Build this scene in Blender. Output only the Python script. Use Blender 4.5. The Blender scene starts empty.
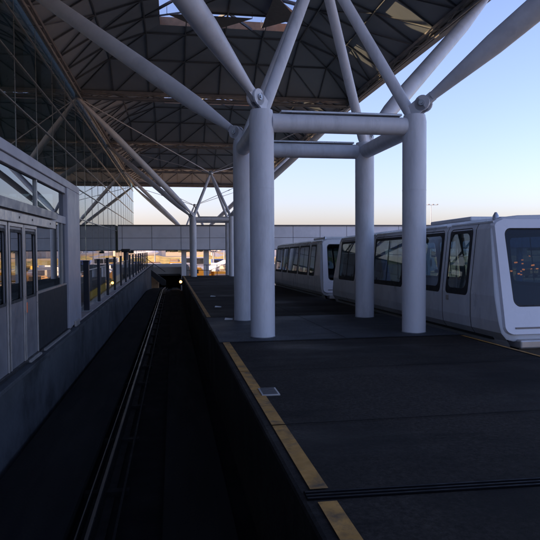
import bpy, bmesh, math, random
from mathutils import Vector, Matrix
random.seed(7)
S = bpy.context.scene
COL = S.collection
G = 0.0154                      # the platform falls away at this gradient
def dz(y): return -G * y
PI = math.pi

# ------------------------------------------------------------------ materials
def new_mat(name):
    m = bpy.data.materials.new(name); m.use_nodes = True
    nt = m.node_tree; nt.nodes.clear()
    out = nt.nodes.new('ShaderNodeOutputMaterial')
    return m, nt, out

def noise(nt, scale, detail=4, rough=.55, stretch=None, coord='Object'):
    tc = nt.nodes.new('ShaderNodeTexCoord')
    mp = nt.nodes.new('ShaderNodeMapping')
    if stretch: mp.inputs['Scale'].default_value = stretch
    n = nt.nodes.new('ShaderNodeTexNoise')
    n.inputs['Scale'].default_value = scale
    n.inputs['Detail'].default_value = detail
    n.inputs['Roughness'].default_value = rough
    nt.links.new(tc.outputs[coord], mp.inputs['Vector'])
    nt.links.new(mp.outputs['Vector'], n.inputs['Vector'])
    return n.outputs['Fac']

def ramp(nt, fac, stops):
    r = nt.nodes.new('ShaderNodeValToRGB')
    e = r.color_ramp.elements
    while len(e) < len(stops): e.new(.5)
    for i, (p, c) in enumerate(stops):
        e[i].position = p; e[i].color = (c[0], c[1], c[2], 1) if not isinstance(c, (int, float)) else (c, c, c, 1)
    nt.links.new(fac, r.inputs['Fac'])
    return r.outputs['Color']

def mat(name, c, rough=.5, metal=0, var=.18, scale=3.0, rvar=.12, bump=0, bscale=40, stretch=None, ior=1.5, dirt=None, dscale=1.2):
    m, nt, out = new_mat(name)
    b = nt.nodes.new('ShaderNodeBsdfPrincipled')
    f = noise(nt, scale, 5, .6, stretch)
    lo = tuple(x * (1 - var) for x in c); hi = tuple(min(1, x * (1 + var)) for x in c)
    colr = ramp(nt, f, [(.3, lo), (.7, hi)])
    if dirt:
        f3 = noise(nt, dscale, 6, .7, stretch)
        msk = ramp(nt, f3, [(.48, 0.0), (.66, 1.0)])
        mx = nt.nodes.new('ShaderNodeMix'); mx.data_type = 'RGBA'
        nt.links.new(msk, mx.inputs[0]); nt.links.new(colr, mx.inputs[6])
        mx.inputs[7].default_value = (*dirt, 1); colr = mx.outputs[2]
    nt.links.new(colr, b.inputs['Base Color'])
    f2 = noise(nt, scale * 2.3, 5, .6, stretch)
    rr = ramp(nt, f2, [(.3, max(.02, rough - rvar)), (.7, min(1, rough + rvar))])
    nt.links.new(rr, b.inputs['Roughness'])
    b.inputs['Metallic'].default_value = metal
    b.inputs['IOR'].default_value = ior
    if bump:
        f4 = noise(nt, bscale, 4, .6)
        bp = nt.nodes.new('ShaderNodeBump'); bp.inputs['Strength'].default_value = bump
        bp.inputs['Distance'].default_value = .02
        nt.links.new(f4, bp.inputs['Height']); nt.links.new(bp.outputs['Normal'], b.inputs['Normal'])
    nt.links.new(b.outputs[0], out.inputs['Surface'])
    return m

def glass(name, tint, ior=1.9, rough=.01, base=(.01, .015, .02), dark=.0, wav=0):
    """sheet of coated glass: Fresnel reflection over a tinted see-through layer"""
    m, nt, out = new_mat(name)
    tr = nt.nodes.new('ShaderNodeBsdfTransparent'); tr.inputs['Color'].default_value = (*tint, 1)
    gl = nt.nodes.new('ShaderNodeBsdfGlossy'); gl.inputs['Roughness'].default_value = rough
    gl.inputs['Color'].default_value = (.93, .97, 1, 1)
    fr = nt.nodes.new('ShaderNodeFresnel'); geo = nt.nodes.new('ShaderNodeNewGeometry'); mr = nt.nodes.new('ShaderNodeMapRange')
    mr.inputs['To Min'].default_value = ior; mr.inputs['To Max'].default_value = 1 / ior   # same reflection from both faces of the sheet
    nt.links.new(geo.outputs['Backfacing'], mr.inputs['Value']); nt.links.new(mr.outputs['Result'], fr.inputs['IOR'])
    if wav:
        f = noise(nt, .5, 2, .5)
        bp = nt.nodes.new('ShaderNodeBump'); bp.inputs['Strength'].default_value = wav; bp.inputs['Distance'].default_value = .05
        nt.links.new(f, bp.inputs['Height']); nt.links.new(bp.outputs['Normal'], gl.inputs['Normal'])
    mx = nt.nodes.new('ShaderNodeMixShader')
    nt.links.new(fr.outputs[0], mx.inputs[0]); nt.links.new(tr.outputs[0], mx.inputs[1]); nt.links.new(gl.outputs[0], mx.inputs[2])
    nt.links.new(mx.outputs[0], out.inputs['Surface'])
    return m

def emis(name, c, s):
    m, nt, out = new_mat(name)
    e = nt.nodes.new('ShaderNodeEmission'); e.inputs['Strength'].default_value = s
    f = noise(nt, 1.4, 3, .5)
    nt.links.new(ramp(nt, f, [(.3, tuple(x * .6 for x in c)), (.65, c)]), e.inputs['Color'])
    nt.links.new(e.outputs[0], out.inputs['Surface'])
    return m

M = {}
def deck_mat(name, c, dirt, rough, ior, seedoff):
    m, nt, out = new_mat(name)
    b = nt.nodes.new('ShaderNodeBsdfPrincipled')
    fine = ramp(nt, noise(nt, 26, 8, .85), [(.38, tuple(x * .45 for x in c)), (.5, c), (.64, tuple(x * 1.9 for x in c))])
    big = ramp(nt, noise(nt, .45, 7, .68, (1, .55 + seedoff, 1)), [(.42, 0.0), (.62, 1.0)])
    mx = nt.nodes.new('ShaderNodeMix'); mx.data_type = 'RGBA'
    nt.links.new(big, mx.inputs[0]); nt.links.new(fine, mx.inputs[6]); mx.inputs[7].default_value = (*dirt, 1)
    # long smears left by tyres and drained water, running across the deck
    sm = ramp(nt, noise(nt, 1.6, 5, .6, (.35, 1.6, 1)), [(.55, 0.0), (.72, .75)])
    mx2 = nt.nodes.new('ShaderNodeMix'); mx2.data_type = 'RGBA'
    nt.links.new(sm, mx2.inputs[0]); nt.links.new(mx.outputs[2], mx2.inputs[6]); mx2.inputs[7].default_value = (*(x * .6 for x in dirt), 1)
    nt.links.new(mx2.outputs[2], b.inputs['Base Color'])
    damp = ramp(nt, noise(nt, .6, 5, .6, (.5, 1.0, 1)), [(.48, rough), (.62, rough * .72), (.72, rough * .5)])
    nt.links.new(damp, b.inputs['Roughness'])
    b.inputs['IOR'].default_value = ior
    bp = nt.nodes.new('ShaderNodeBump'); bp.inputs['Strength'].default_value = .7; bp.inputs['Distance'].default_value = .015
    nt.links.new(noise(nt, 38, 8, .8), bp.inputs['Height']); nt.links.new(bp.outputs['Normal'], b.inputs['Normal'])
    nt.links.new(b.outputs[0], out.inputs['Surface'])
    return m
M['paint'] = mat('column_paint', (.72, .73, .77), .46, var=.07, scale=1.5, rvar=.10, dirt=(.58, .59, .62), dscale=1.6, stretch=(1.6, 1.6, .35), bump=.08, bscale=9)
M['arm_paint'] = mat('arm_paint', (.66, .67, .71), .40, var=.08, scale=1.2, rvar=.08, dirt=(.54, .55, .59), dscale=1.1)
M['steel'] = mat('pin_steel', (.42, .44, .48), .35, metal=.6, var=.1)
M['deck'] = deck_mat('deck_asphalt', (.034, .029, .025), (.016, .015, .0145), .88, 1.22, 0)
M['deck_pale'] = deck_mat('deck_concrete', (.056, .062, .070), (.030, .034, .040), .7, 1.3, .2)
M['kerb'] = mat('deck_edge_concrete', (.018, .019, .021), .8, var=.3, scale=1.5, bump=.3)
M['yellow'] = mat('worn_yellow_line', (.44, .23, .06), .65, ior=1.3, var=.25, scale=6, dirt=(.12, .085, .05), dscale=3.5)
M['slot'] = mat('cable_slot_metal', (.008, .009, .012), .55, ior=1.25, var=.3, scale=5)
M['joint'] = mat('joint_sealant', (.004, .004, .005), .9, ior=1.1)
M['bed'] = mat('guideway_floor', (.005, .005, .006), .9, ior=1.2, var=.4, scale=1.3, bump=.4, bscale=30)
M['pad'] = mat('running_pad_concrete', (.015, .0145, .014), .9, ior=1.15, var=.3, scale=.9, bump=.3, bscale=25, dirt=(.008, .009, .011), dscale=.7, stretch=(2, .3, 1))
M['trough'] = mat('trough_wall_concrete', (.065, .07, .077), .8, ior=1.2, var=.25, scale=.8, bump=.3, bscale=18, dirt=(.025, .028, .032), dscale=.6)
M['rail'] = mat('guide_beam_steel', (.16, .155, .15), .36, metal=.9, var=.25, scale=3, rvar=.12, stretch=(1, .2, 1))
M['rail_side'] = mat('guide_beam_web', (.008, .008, .009), .7, ior=1.25, var=.3)
M['roof_panel'] = mat('roof_tray', (.22, .255, .30), .6, var=.14, scale=.35, rvar=.1)
M['roof_rib'] = mat('roof_rib_steel', (.10, .115, .135), .5, var=.15)
M['roof_edge'] = mat('roof_edge_steel', (.20, .20, .21), .5, var=.15)
M['roof_top'] = mat('roof_membrane', (.35, .35, .35), .8)
M['reflector'] = mat('skylight_reflector', (.16, .15, .15), .5, var=.1)
M['well'] = mat('skylight_well', (.34, .21, .13), .7, var=.2)
M['skyglass'] = glass('skylight_glass', (.85, .9, .95), 1.5)
M['cglass'] = glass('clear_glass', (.86, .92, .90), 1.4)
M['tglass'] = glass('terminal_glass', (.40, .58, .56), 3.2, wav=.02)
M['dglass'] = glass('door_glass', (.16, .22, .24), 2.3, wav=.015)
M['wglass'] = glass('train_glass', (.24, .36, .42), 2.7, wav=.02)
M['sglass'] = glass('windscreen_glass', (.05, .09, .16), 1.45)
M['mull'] = mat('mullion_metal', (.30, .32, .33), .35, metal=.5, var=.12)
M['dark'] = mat('dark_frame', (.012, .013, .016), .5, var=.2)
M['interior'] = mat('interior_wall', (.22, .26, .26), .8, var=.3, scale=.5)
M['int_floor'] = mat('interior_floor', (.16, .17, .17), .4, var=.2, scale=.5)
M['alu'] = mat('brushed_aluminium', (.46, .44, .43), .38, metal=.55, var=.1, scale=4)
M['door'] = mat('door_steel', (.20, .20, .22), .42, metal=.3, var=.12, scale=2)
M['fascia'] = mat('fascia_panel', (.34, .34, .38), .45, var=.08, scale=1)
M['panel_dark'] = mat('kick_panel', (.014, .018, .024), .62, var=.15, rvar=.05, ior=1.3)
M['orange'] = mat('orange_sticker', (.75, .16, .05), .5, var=.1)
M['white'] = mat('white_paint', (.75, .75, .76), .45, var=.06)
M['train'] = mat('train_paint', (.70, .72, .75), .32, var=.07, scale=1.2, rvar=.08, dirt=(.55, .57, .61), dscale=1.0, stretch=(1, 1, .35))
M['mask'] = mat('train_nose_paint', (.80, .80, .84), .30, var=.05, scale=1.2, rvar=.06)
M['rubber'] = mat('rubber', (.02, .02, .022), .7)
M['seat'] = mat('seat_fabric', (.05, .09, .16), .8)
M['bridge'] = mat('walkway_cladding', (.76, .77, .82), .5, var=.06, scale=.5, dirt=(.64, .65, .70), dscale=.3)
M['bridge_dark'] = mat('walkway_trim', (.10, .10, .12), .5)
M['concrete'] = mat('grey_concrete', (.30, .29, .28), .8, var=.15, scale=.6)
M['ochre'] = mat('ochre_board', (.50, .30, .16), .7, var=.15)
M['post'] = mat('dark_post', (.03, .035, .05), .4, metal=.3)
M['walk'] = mat('walkway_paving', (.34, .29, .28), .7, var=.15, scale=.6)
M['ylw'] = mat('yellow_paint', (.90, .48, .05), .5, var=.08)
M['lamp'] = emis('reflection_glint_glow', (1.0, .20, .04), 2.6)  # emission imitating warm reflections in the windscreen, not real lamps
M['signal'] = emis('signal_glow', (1.0, .42, .08), 8)
M['apron'] = mat('apron', (.62, .44, .24), .85, var=.3, scale=.05, dirt=(.40, .30, .12), dscale=.006)
M['bankgrass'] = mat('dry_grass', (.60, .42, .12), .9, var=.35, scale=.6, dirt=(.34, .30, .09), dscale=.2)
M['asph'] = mat('taxiway', (.14, .13, .12), .8, var=.15, scale=.05)
M['hangar'] = mat('hangar_sheet', (.55, .50, .45), .6, var=.1, scale=.1)
M['hroof'] = mat('hangar_roof', (.35, .35, .37), .6, var=.1)
M['jet'] = mat('jet_paint', (.78, .78, .80), .35, var=.04)
M['blue'] = mat('blue_paint', (.06, .12, .35), .4)
M['tyre'] = M['rubber']
M['leaf'] = mat('leaf', (.07, .075, .03), .9, var=.4, scale=.3)
M['bark'] = mat('bark', (.10, .08, .06), .9)
M['vglass'] = mat('vehicle_glass', (.02, .03, .04), .1, var=.1)

# ------------------------------------------------------------------ mesh builder
class MB:
    def __init__(s): s.v = []; s.f = []; s.sm = []
    def add(s, vs, fs, smooth=False):
        b = len(s.v); s.v += [tuple(v) for v in vs]
        s.f += [tuple(i + b for i in f) for f in fs]; s.sm += [smooth] * len(fs)
        return s
    def box(s, x0, x1, y0, y1, z0, z1, slope=False):
        """slope: z values are heights over the falling platform"""
        vs = []
        for z in (z0, z1):
            for x, y in ((x0, y0), (x1, y0), (x1, y1), (x0, y1)):
                vs.append((x, y, z + (dz(y) if slope else 0)))
        return s.add(vs, [(0, 3, 2, 1), (4, 5, 6, 7), (0, 1, 5, 4), (1, 2, 6, 5), (2, 3, 7, 6), (3, 0, 4, 7)])
    def quad(s, a, b, c, d): return s.add([a, b, c, d], [(0, 1, 2, 3)])
    def tube(s, p, q, r, n=20, caps=True, prof=None):
        """round bar from p to q; prof = [(t, radius)]"""
        p, q = Vector(p), Vector(q); d = (q - p); L = d.length; d.normalize()
        a = d.orthogonal().normalized(); b = d.cross(a)
        prof = prof or [(0, r), (1, r)]
        vs = []
        for t, rr in prof:
            c = p + d * L * t
            for k in range(n):
                w = 2 * PI * k / n
                vs.append(c + (a * math.cos(w) + b * math.sin(w)) * rr)
        fs = []
        for i in range(len(prof) - 1):
            for k in range(n):
                k2 = (k + 1) % n
                fs.append((i * n + k, i * n + k2, (i + 1) * n + k2, (i + 1) * n + k))
        s.add(vs, fs, True)
        if caps:
            m = (len(prof) - 1) * n
            s.add(vs[:n], [tuple(range(n - 1, -1, -1))]); s.add(vs[m:], [tuple(range(n))])
        return s
    def bar(s, p, q, w, h, up=(0, 0, 1)):
        p, q = Vector(p), Vector(q); d = (q - p).normalized()
        sd = d.cross(Vector(up))
        if sd.length < 1e-4: sd = Vector((1, 0, 0))
        sd.normalize(); u = sd.cross(d).normalized()
        vs = []
        for c in (p, q):
            for a, b in ((-1, -1), (1, -1), (1, 1), (-1, 1)):
                vs.append(c + sd * a * w / 2 + u * b * h / 2)
        return s.add(vs, [(3, 2, 1, 0), (4, 5, 6, 7), (0, 1, 5, 4), (1, 2, 6, 5), (2, 3, 7, 6), (3, 0, 4, 7)])
    def prism(s, pts, axis, a0, a1, smooth=False):
        """extrude a 2D outline along axis 'x','y' or 'z'"""
        def P(u, w, a):
            return {'x': (a, u, w), 'y': (u, a, w), 'z': (u, w, a)}[axis]
        n = len(pts)
        vs = [P(u, w, a0) for u, w in pts] + [P(u, w, a1) for u, w in pts]
        s.add(vs, [(k, (k + 1) % n, (k + 1) % n + n, k + n) for k in range(n)], smooth)
        s.add(vs[:n], [tuple(range(n))]); s.add(vs[n:], [tuple(range(n - 1, -1, -1))])
        return s
    def build(s, name, m, parent=None, bevel=0, fix=True):
        me = bpy.data.meshes.new(name); me.from_pydata(s.v, [], s.f)
        for i, p in enumerate(me.polygons): p.use_smooth = s.sm[i]
        if fix:
            bm = bmesh.new(); bm.from_mesh(me)
            bmesh.ops.recalc_face_normals(bm, faces=bm.faces)
            bm.to_mesh(me); bm.free()
        me.materials.append(m)
        o = bpy.data.objects.new(name, me); COL.objects.link(o)
        if bevel:
            bv = o.modifiers.new('bevel', 'BEVEL'); bv.width = bevel; bv.segments = 2; bv.limit_method = 'ANGLE'
        if parent: o.parent = parent
        return o

def tag(o, label=None, cat=None, group=None, kind=None):
    if label: o['label'] = label
    if cat: o['category'] = cat
    if group: o['group'] = group
    if kind: o['kind'] = kind
    return o
def thing(name, label, cat, loc=(0, 0, 0), group=None, rz=0):
    o = bpy.data.objects.new(name, None); COL.objects.link(o); o.empty_display_size = .3
    o.location = loc; o.rotation_euler.z = rz
    return tag(o, label, cat, group)
def struct(o): return tag(o, kind='structure')
def copy_tree(o, parent=None):
    c = o.copy(); COL.objects.link(c)
    if parent: c.parent = parent
    for ch in list(o.children): copy_tree(ch, c)
    return c

def rrect(x0, x1, z0, z1, r, n=5):
    pts = []
    for cx, cz, a in ((x1 - r, z1 - r, 0), (x0 + r, z1 - r, 90), (x0 + r, z0 + r, 180), (x1 - r, z0 + r, 270)):
        for k in range(n + 1):
            w = math.radians(a + 90 * k / n)
            pts.append((cx + r * math.cos(w), cz + r * math.sin(w)))
    return pts

# ------------------------------------------------------------------ platform deck, guideways, ground
EX0, EX1 = .76, 5.42            # deck edges
YE = 50.0                       # far end of the deck
def sloped_sheet(x0, x1, y0, y1, h, name, m, n=1):
    b = MB()
    b.quad((x0, y0, dz(y0) + h), (x1, y0, dz(y0) + h), (x1, y1, dz(y1) + h), (x0, y1, dz(y1) + h))
    return b.build(name, m)
b = MB()
b.box(EX0, EX1, -40, YE, -1.25, 0, True)
struct(b.build('platform_deck', M['deck'], bevel=.03))
struct(sloped_sheet(.80, 5.39, 10.28, 14.6, .004, 'column_slab', M['deck_pale']))
# painted lines
b = MB()
def stripe(b, x0, x1, y0, y1, h=.009):
    b.quad((x0, y0, dz(y0) + h), (x1, y0, dz(y0) + h), (x1, y1, dz(y1) + h), (x0, y1, dz(y1) + h))
stripe(b, .85, .97, -5, 3.42); stripe(b, .85, .97, 3.62, 5.07); stripe(b, .85, .97, 5.085, 10.26)
stripe(b, .83, .93, 14.75, YE - .3)
struct(b.build('platform_line', M['yellow']))
b = MB(); stripe(b, 5.28, 5.34, -5, 10.2)
struct(b.build('platform_line', M['yellow']))
# expansion joints
b = MB()
for y in (5.07, 7.55, 17.6, 21.2, 26.0, 32):
    stripe(b, .80, 5.40, y, y + .014, .0125)
stripe(b, .80, 5.40, 10.255, 10.285, .0125)
stripe(b, .80, 5.40, 14.6, 14.62, .0125)
for x, y0, y1 in ((3.1, 10.3, 30),):
    stripe(b, x, x + .012, y0, y1, .0125)
struct(b.build('deck_joint', M['joint']))
# drain cover, slot cover across the deck
t = thing('drain_cover', 'small square metal drain cover beside the yellow platform line', 'drain cover', (1.03, 6.36, dz(6.36)))
b = MB(); b.box(-.10, .10, -.16, .16, 0.002, .018); b.build('plate', M['alu'], t, bevel=.003)
b = MB()
for k in range(7): b.box(-.08, .08, -.13 + k * .042, -.13 + k * .042 + .012, .0185, .022)
b.build('slot', M['dark'], t)
t = thing('cable_channel', 'dark ribbed cable channel crossing the platform deck and its yellow line', 'cable channel', (0, 3.56, dz(3.56)))
t.rotation_euler.z = -.035
b = MB(); b.box(.80, 5.40, -.065, .065, 0.002, .008); b.build('cover', M['joint'], t)
b = MB()
for k in (-.045, .0, .045): b.box(.805, 5.395, k - .008, k + .008, .0082, .012)
b.build('rib', M['slot'], t)
# litter flecks
rnd = random.Random(3)
for i, (x, y, lb) in enumerate(((1.32, 17.66, 'pale litter scrap on the deck just past the column slab'),
                       (1.3, 14.06, 'pale litter scrap on the deck edge of the column slab'),
                       (1.5, 22.6, 'pale litter scrap on the far deck beyond the near columns'))):
    b = MB(); z = dz(y)
    b.add([(x - .09, y - .05, z + .02), (x + .10, y - .07, z + .035), (x + .12, y + .10, z + .02), (x - .06, y + .12, z + .04),
           (x - .09, y - .05, z + .006), (x + .10, y - .07, z + .008), (x + .12, y + .10, z + .006), (x - .06, y + .12, z + .008)],
          [(0, 1, 2, 3), (4, 7, 6, 5), (0, 4, 5, 1), (1, 5, 6, 2), (2, 6, 7, 3), (3, 7, 4, 0)])
    tag(b.build('litter', M['white']), lb, 'litter')

def tz(y):                      # guideway floor
    return -1.12 + dz(y) if y <= 46 else -1.12 + dz(46) - .052 * (y - 46)
YS = [-40, 0, 10, 20, 30, 40, 46, 52, 58, 64, 70, 84]
def strip_along(xs_lo_hi, h0, h1, name, m, ys=YS):
    x0, x1 = xs_lo_hi; b = MB(); vs = []
    for y in ys:
        vs += [(x0, y, tz(y) + h0), (x1, y, tz(y) + h0), (x1, y, tz(y) + h1), (x0, y, tz(y) + h1)]
    fs = []
    for i in range(len(ys) - 1):
        a, c = i * 4, i * 4 + 4
        for k in range(4): fs.append((a + k, a + (k + 1) % 4, c + (k + 1) % 4, c + k))
    n = (len(ys) - 1) * 4
    fs += [(0, 1, 2, 3), (n + 3, n + 2, n + 1, n)]
    b.add(vs, fs)
    return b.build(name, m)
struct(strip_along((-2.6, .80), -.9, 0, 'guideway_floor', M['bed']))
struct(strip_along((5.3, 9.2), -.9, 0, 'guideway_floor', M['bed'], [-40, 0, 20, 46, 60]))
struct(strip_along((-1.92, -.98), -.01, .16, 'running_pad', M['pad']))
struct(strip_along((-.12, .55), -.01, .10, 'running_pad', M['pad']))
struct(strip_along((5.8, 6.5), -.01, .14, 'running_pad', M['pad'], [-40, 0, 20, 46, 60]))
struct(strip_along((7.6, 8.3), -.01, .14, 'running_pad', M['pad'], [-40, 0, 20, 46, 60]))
# left trough wall + walkway behind it
b = MB()
b.box(-6.0, -2.1, -40, 15.2, -1.4, -.10); b.box(-6.0, -2.1, 15.2, 64, -2.4, -.11)
struct(b.build('side_walkway', M['walk']))
b = MB(); b.box(-2.098, -2.04, -40, 64, -2.6, -.20); b.box(-2.098, -1.96, -40, 64, -.199, -.135)
struct(b.build('trough_wall', M['trough'], bevel=.01))
# guide beam
def guide(x, ys, label):
    t = thing('guide_beam', label, 'guide rail', (x, 0, 0))
    def run(x0, x1, h0, h1, name, m):
        o = strip_along((x0, x1), h0, h1, name, m, ys); o.parent = t; return o
    run(-.02, .02, 0, .19, 'web', M['rail_side'])
    run(-.016, .016, .19, .215, 'top_flange', M['rail'])
    run(-.11, .11, .0, .02, 'base_flange', M['rail_side'])
    run(-.125, -.112, .10, .15, 'conductor_rail', M['rail'])
    run(.20, .225, .08, .12, 'conductor_rail', M['rail_side'])
    b = MB()
    for k in range(44):
        y = ys[0] + 1 + k * 1.9
        if y > ys[-1] - 1: break
        b.box(-.26, .26, y - .05, y + .05, tz(y) + .002, tz(y) + .06)
    b.build('sleeper', M['rail_side'], t)
guide(-.76, YS, 'bright steel guide rail down the middle of the left track')
guide(7.05, [-40, 0, 20, 46, 60], 'steel guide rail beneath the white train on the right')

# ground
b = MB(); b.quad((-3000, -3000, -3.9), (3000, -3000, -3.9), (3000, 4000, -3.9), (-3000, 4000, -3.9))
struct(b.build('ground', M['apron']))
b = MB(); b.quad((-600, 168, -3.896), (900, 172, -3.896), (900, 198, -3.896), (-600, 194, -3.896))
b.quad((60, -200, -3.892), (82, -200, -3.892), (110, 165, -3.892), (90, 165, -3.892))
struct(b.build('taxiway', M['asph']))

# ------------------------------------------------------------------ structural trees
XB, YB, SP, ZB, ZA, ZR = 1.66, 10.9, 3.0, 3.83, 7.64, 11.31
CX, CY0 = XB + SP / 2, YB + SP / 2
R = .2285
def make_tree():
    t = thing('tree_column', 'x', 'roof support', (CX, CY0, 0), 'branching steel roof supports along the platform')
    h = SP / 2
    cs = [(-h, -h), (h, -h), (h, h), (-h, h)]
    for x, y in cs:
        b = MB()
        base = dz(CY0 + y) - .02
        b.tube((x, y, base), (x, y, ZB + .22), R, 40, prof=[(0, R), (.97, R), (1, R * .9)])
        # little seam ring
        c = b.build('column', M['paint'], t)
        r_ = MB(); r_.tube((x, y, base + .02), (x, y, base + .04), R + .006, 40); r_.build('base_ring', M['steel'], c)
        for zw in (1.25, 2.6):
            r_ = MB(); r_.tube((x, y, zw), (x, y, zw + .012), R + .0025, 40); r_.build('weld_seam', M['paint'], c)
    for i in range(4):
        a, c = cs[i], cs[(i + 1) % 4]
        d = Vector((c[0] - a[0], c[1] - a[1], 0)).normalized() * (R - .04)
        b = MB(); b.tube((a[0] + d.x, a[1] + d.y, ZB), (c[0] - d.x, c[1] - d.y, ZB), .172, 28)
        b.build('beam', M['paint'], t)
    # tray lying on front and rear beams
    b = MB(); b.box(-h + .35, h - .3, -h - .13, -h + .13, ZB + .175, ZB + .215)
    b.box(-h + .35, h - .3, h - .13, h + .13, ZB + .175, ZB + .215)
    b.build('cable_tray', M['steel'], t, bevel=.008)
    top = Vector((0, 0, ZA))
    for x, y in cs:
        sx, sy = (1 if x > 0 else -1), (1 if y > 0 else -1)
        p0 = Vector((x, y, ZB + .30)); p1 = Vector((sx * 9, sy * 9, ZR - .15))
        d = (p1 - p0).normalized()
        a0 = p0 + d * .42
        b = MB(); L = (p1 - a0).length
        b.tube(a0, p1, .2, 30, prof=[(0, .085), (.04, .125), (.11, .195), (.2, .222), (.7, .222), (.93, .13), (1, .09)])
        arm = b.build('arm', M['arm_paint'], t)
        # clevis: two cheek plates and a pin
        side = d.cross(Vector((0, 0, 1))).normalized(); up = side.cross(d)
        b = MB()
        for s_ in (-1, 1):
            n = 18; o_ = side * (.075 * s_)
            pts = []
            for k in range(n):
                w = 2 * PI * k / n
                q = p0 + d * (.22 + .15 * math.cos(w)) + up * (.15 * math.sin(w))
                pts.append(q)
            vs = [q + o_ - side * .018 for q in pts] + [q + o_ + side * .018 for q in pts]
            b.add(vs, [tuple(range(n)), tuple(range(2 * n - 1, n - 1, -1))] + [(k, (k + 1) % n, n + (k + 1) % n, n + k) for k in range(n)])
            b.bar(p0 - d * .12 + o_, p0 + d * .22 + o_, .036, .26, up)
        b.bar(p0 + d * .2, a0 + d * .03, .09, .17, up)
        b.build('clevis', M['arm_paint'], arm)
        b = MB(); c_ = p0 + d * .22
        b.tube(c_ - side * .125, c_ + side * .125, .055, 16); b.tube(c_ - side * .145, c_ + side * .145, .028, 12)
        b.build('pin', M['steel'], arm)
        # inner strut to the apex
        q0 = Vector((x, y, ZB + .12)); dd = (top - q0).normalized()
        b = MB(); b.tube(q0, top - dd * .15, .1, 22, prof=[(0, .085), (.06, .112), (.9, .112), (1, .06)])
        b.build('strut', M['paint'], t)
        # tie rod from apex to arm end
        b = MB(); b.tube(top, p1 - Vector((sx * .3, sy * .3, .1)), .035, 10)
        m_ = top.lerp(p1, .5); b.tube(m_ - (p1 - top).normalized() * .2, m_ + (p1 - top).normalized() * .2, .055, 10)
        b.build('tie_rod', M['arm_paint'], t)
        b = MB(); b.tube(p1 - Vector((0, 0, .1)), p1 + Vector((0, 0, .22)), .17, 18); b.build('roof_bearing', M['steel'], arm)
    b = MB(); b.tube((0, 0, ZA - .22), (0, 0, ZA + .2), .2, 20, prof=[(0, .1), (.3, .2), (.7, .2), (1, .12)])
    b.build('apex_node', M['steel'], t)
    return t
t1 = make_tree()
t1['label'] = 'nearest pale steel support of four round columns with branching arms, beside the white train'
t2 = copy_tree(t1); t2.location.y += 36; t2.location.z = 0
t2['label'] = 'middle distance four column branching roof support standing at the far end of the deck'
t3 = copy_tree(t1); t3.location.y += 72
t3['label'] = 'farthest branching roof support, standing behind the enclosed walkway bridge'
# copies share meshes whose columns reach the first tree's level: lengthen the far ones to their own ground
for t, low in ((t2, -36 * G), (t3, -2.55)):
    for ch in t.children:
        if ch.name.split('.')[0] == 'column':
            me = ch.data.copy(); ch.data = me
            zs = sorted(v.co.z for v in me.vertices)
            for v in me.vertices:
                if v.co.z < 1: v.co.z += low
            for g_ in ch.children:
                g_.location.z = low

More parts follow.
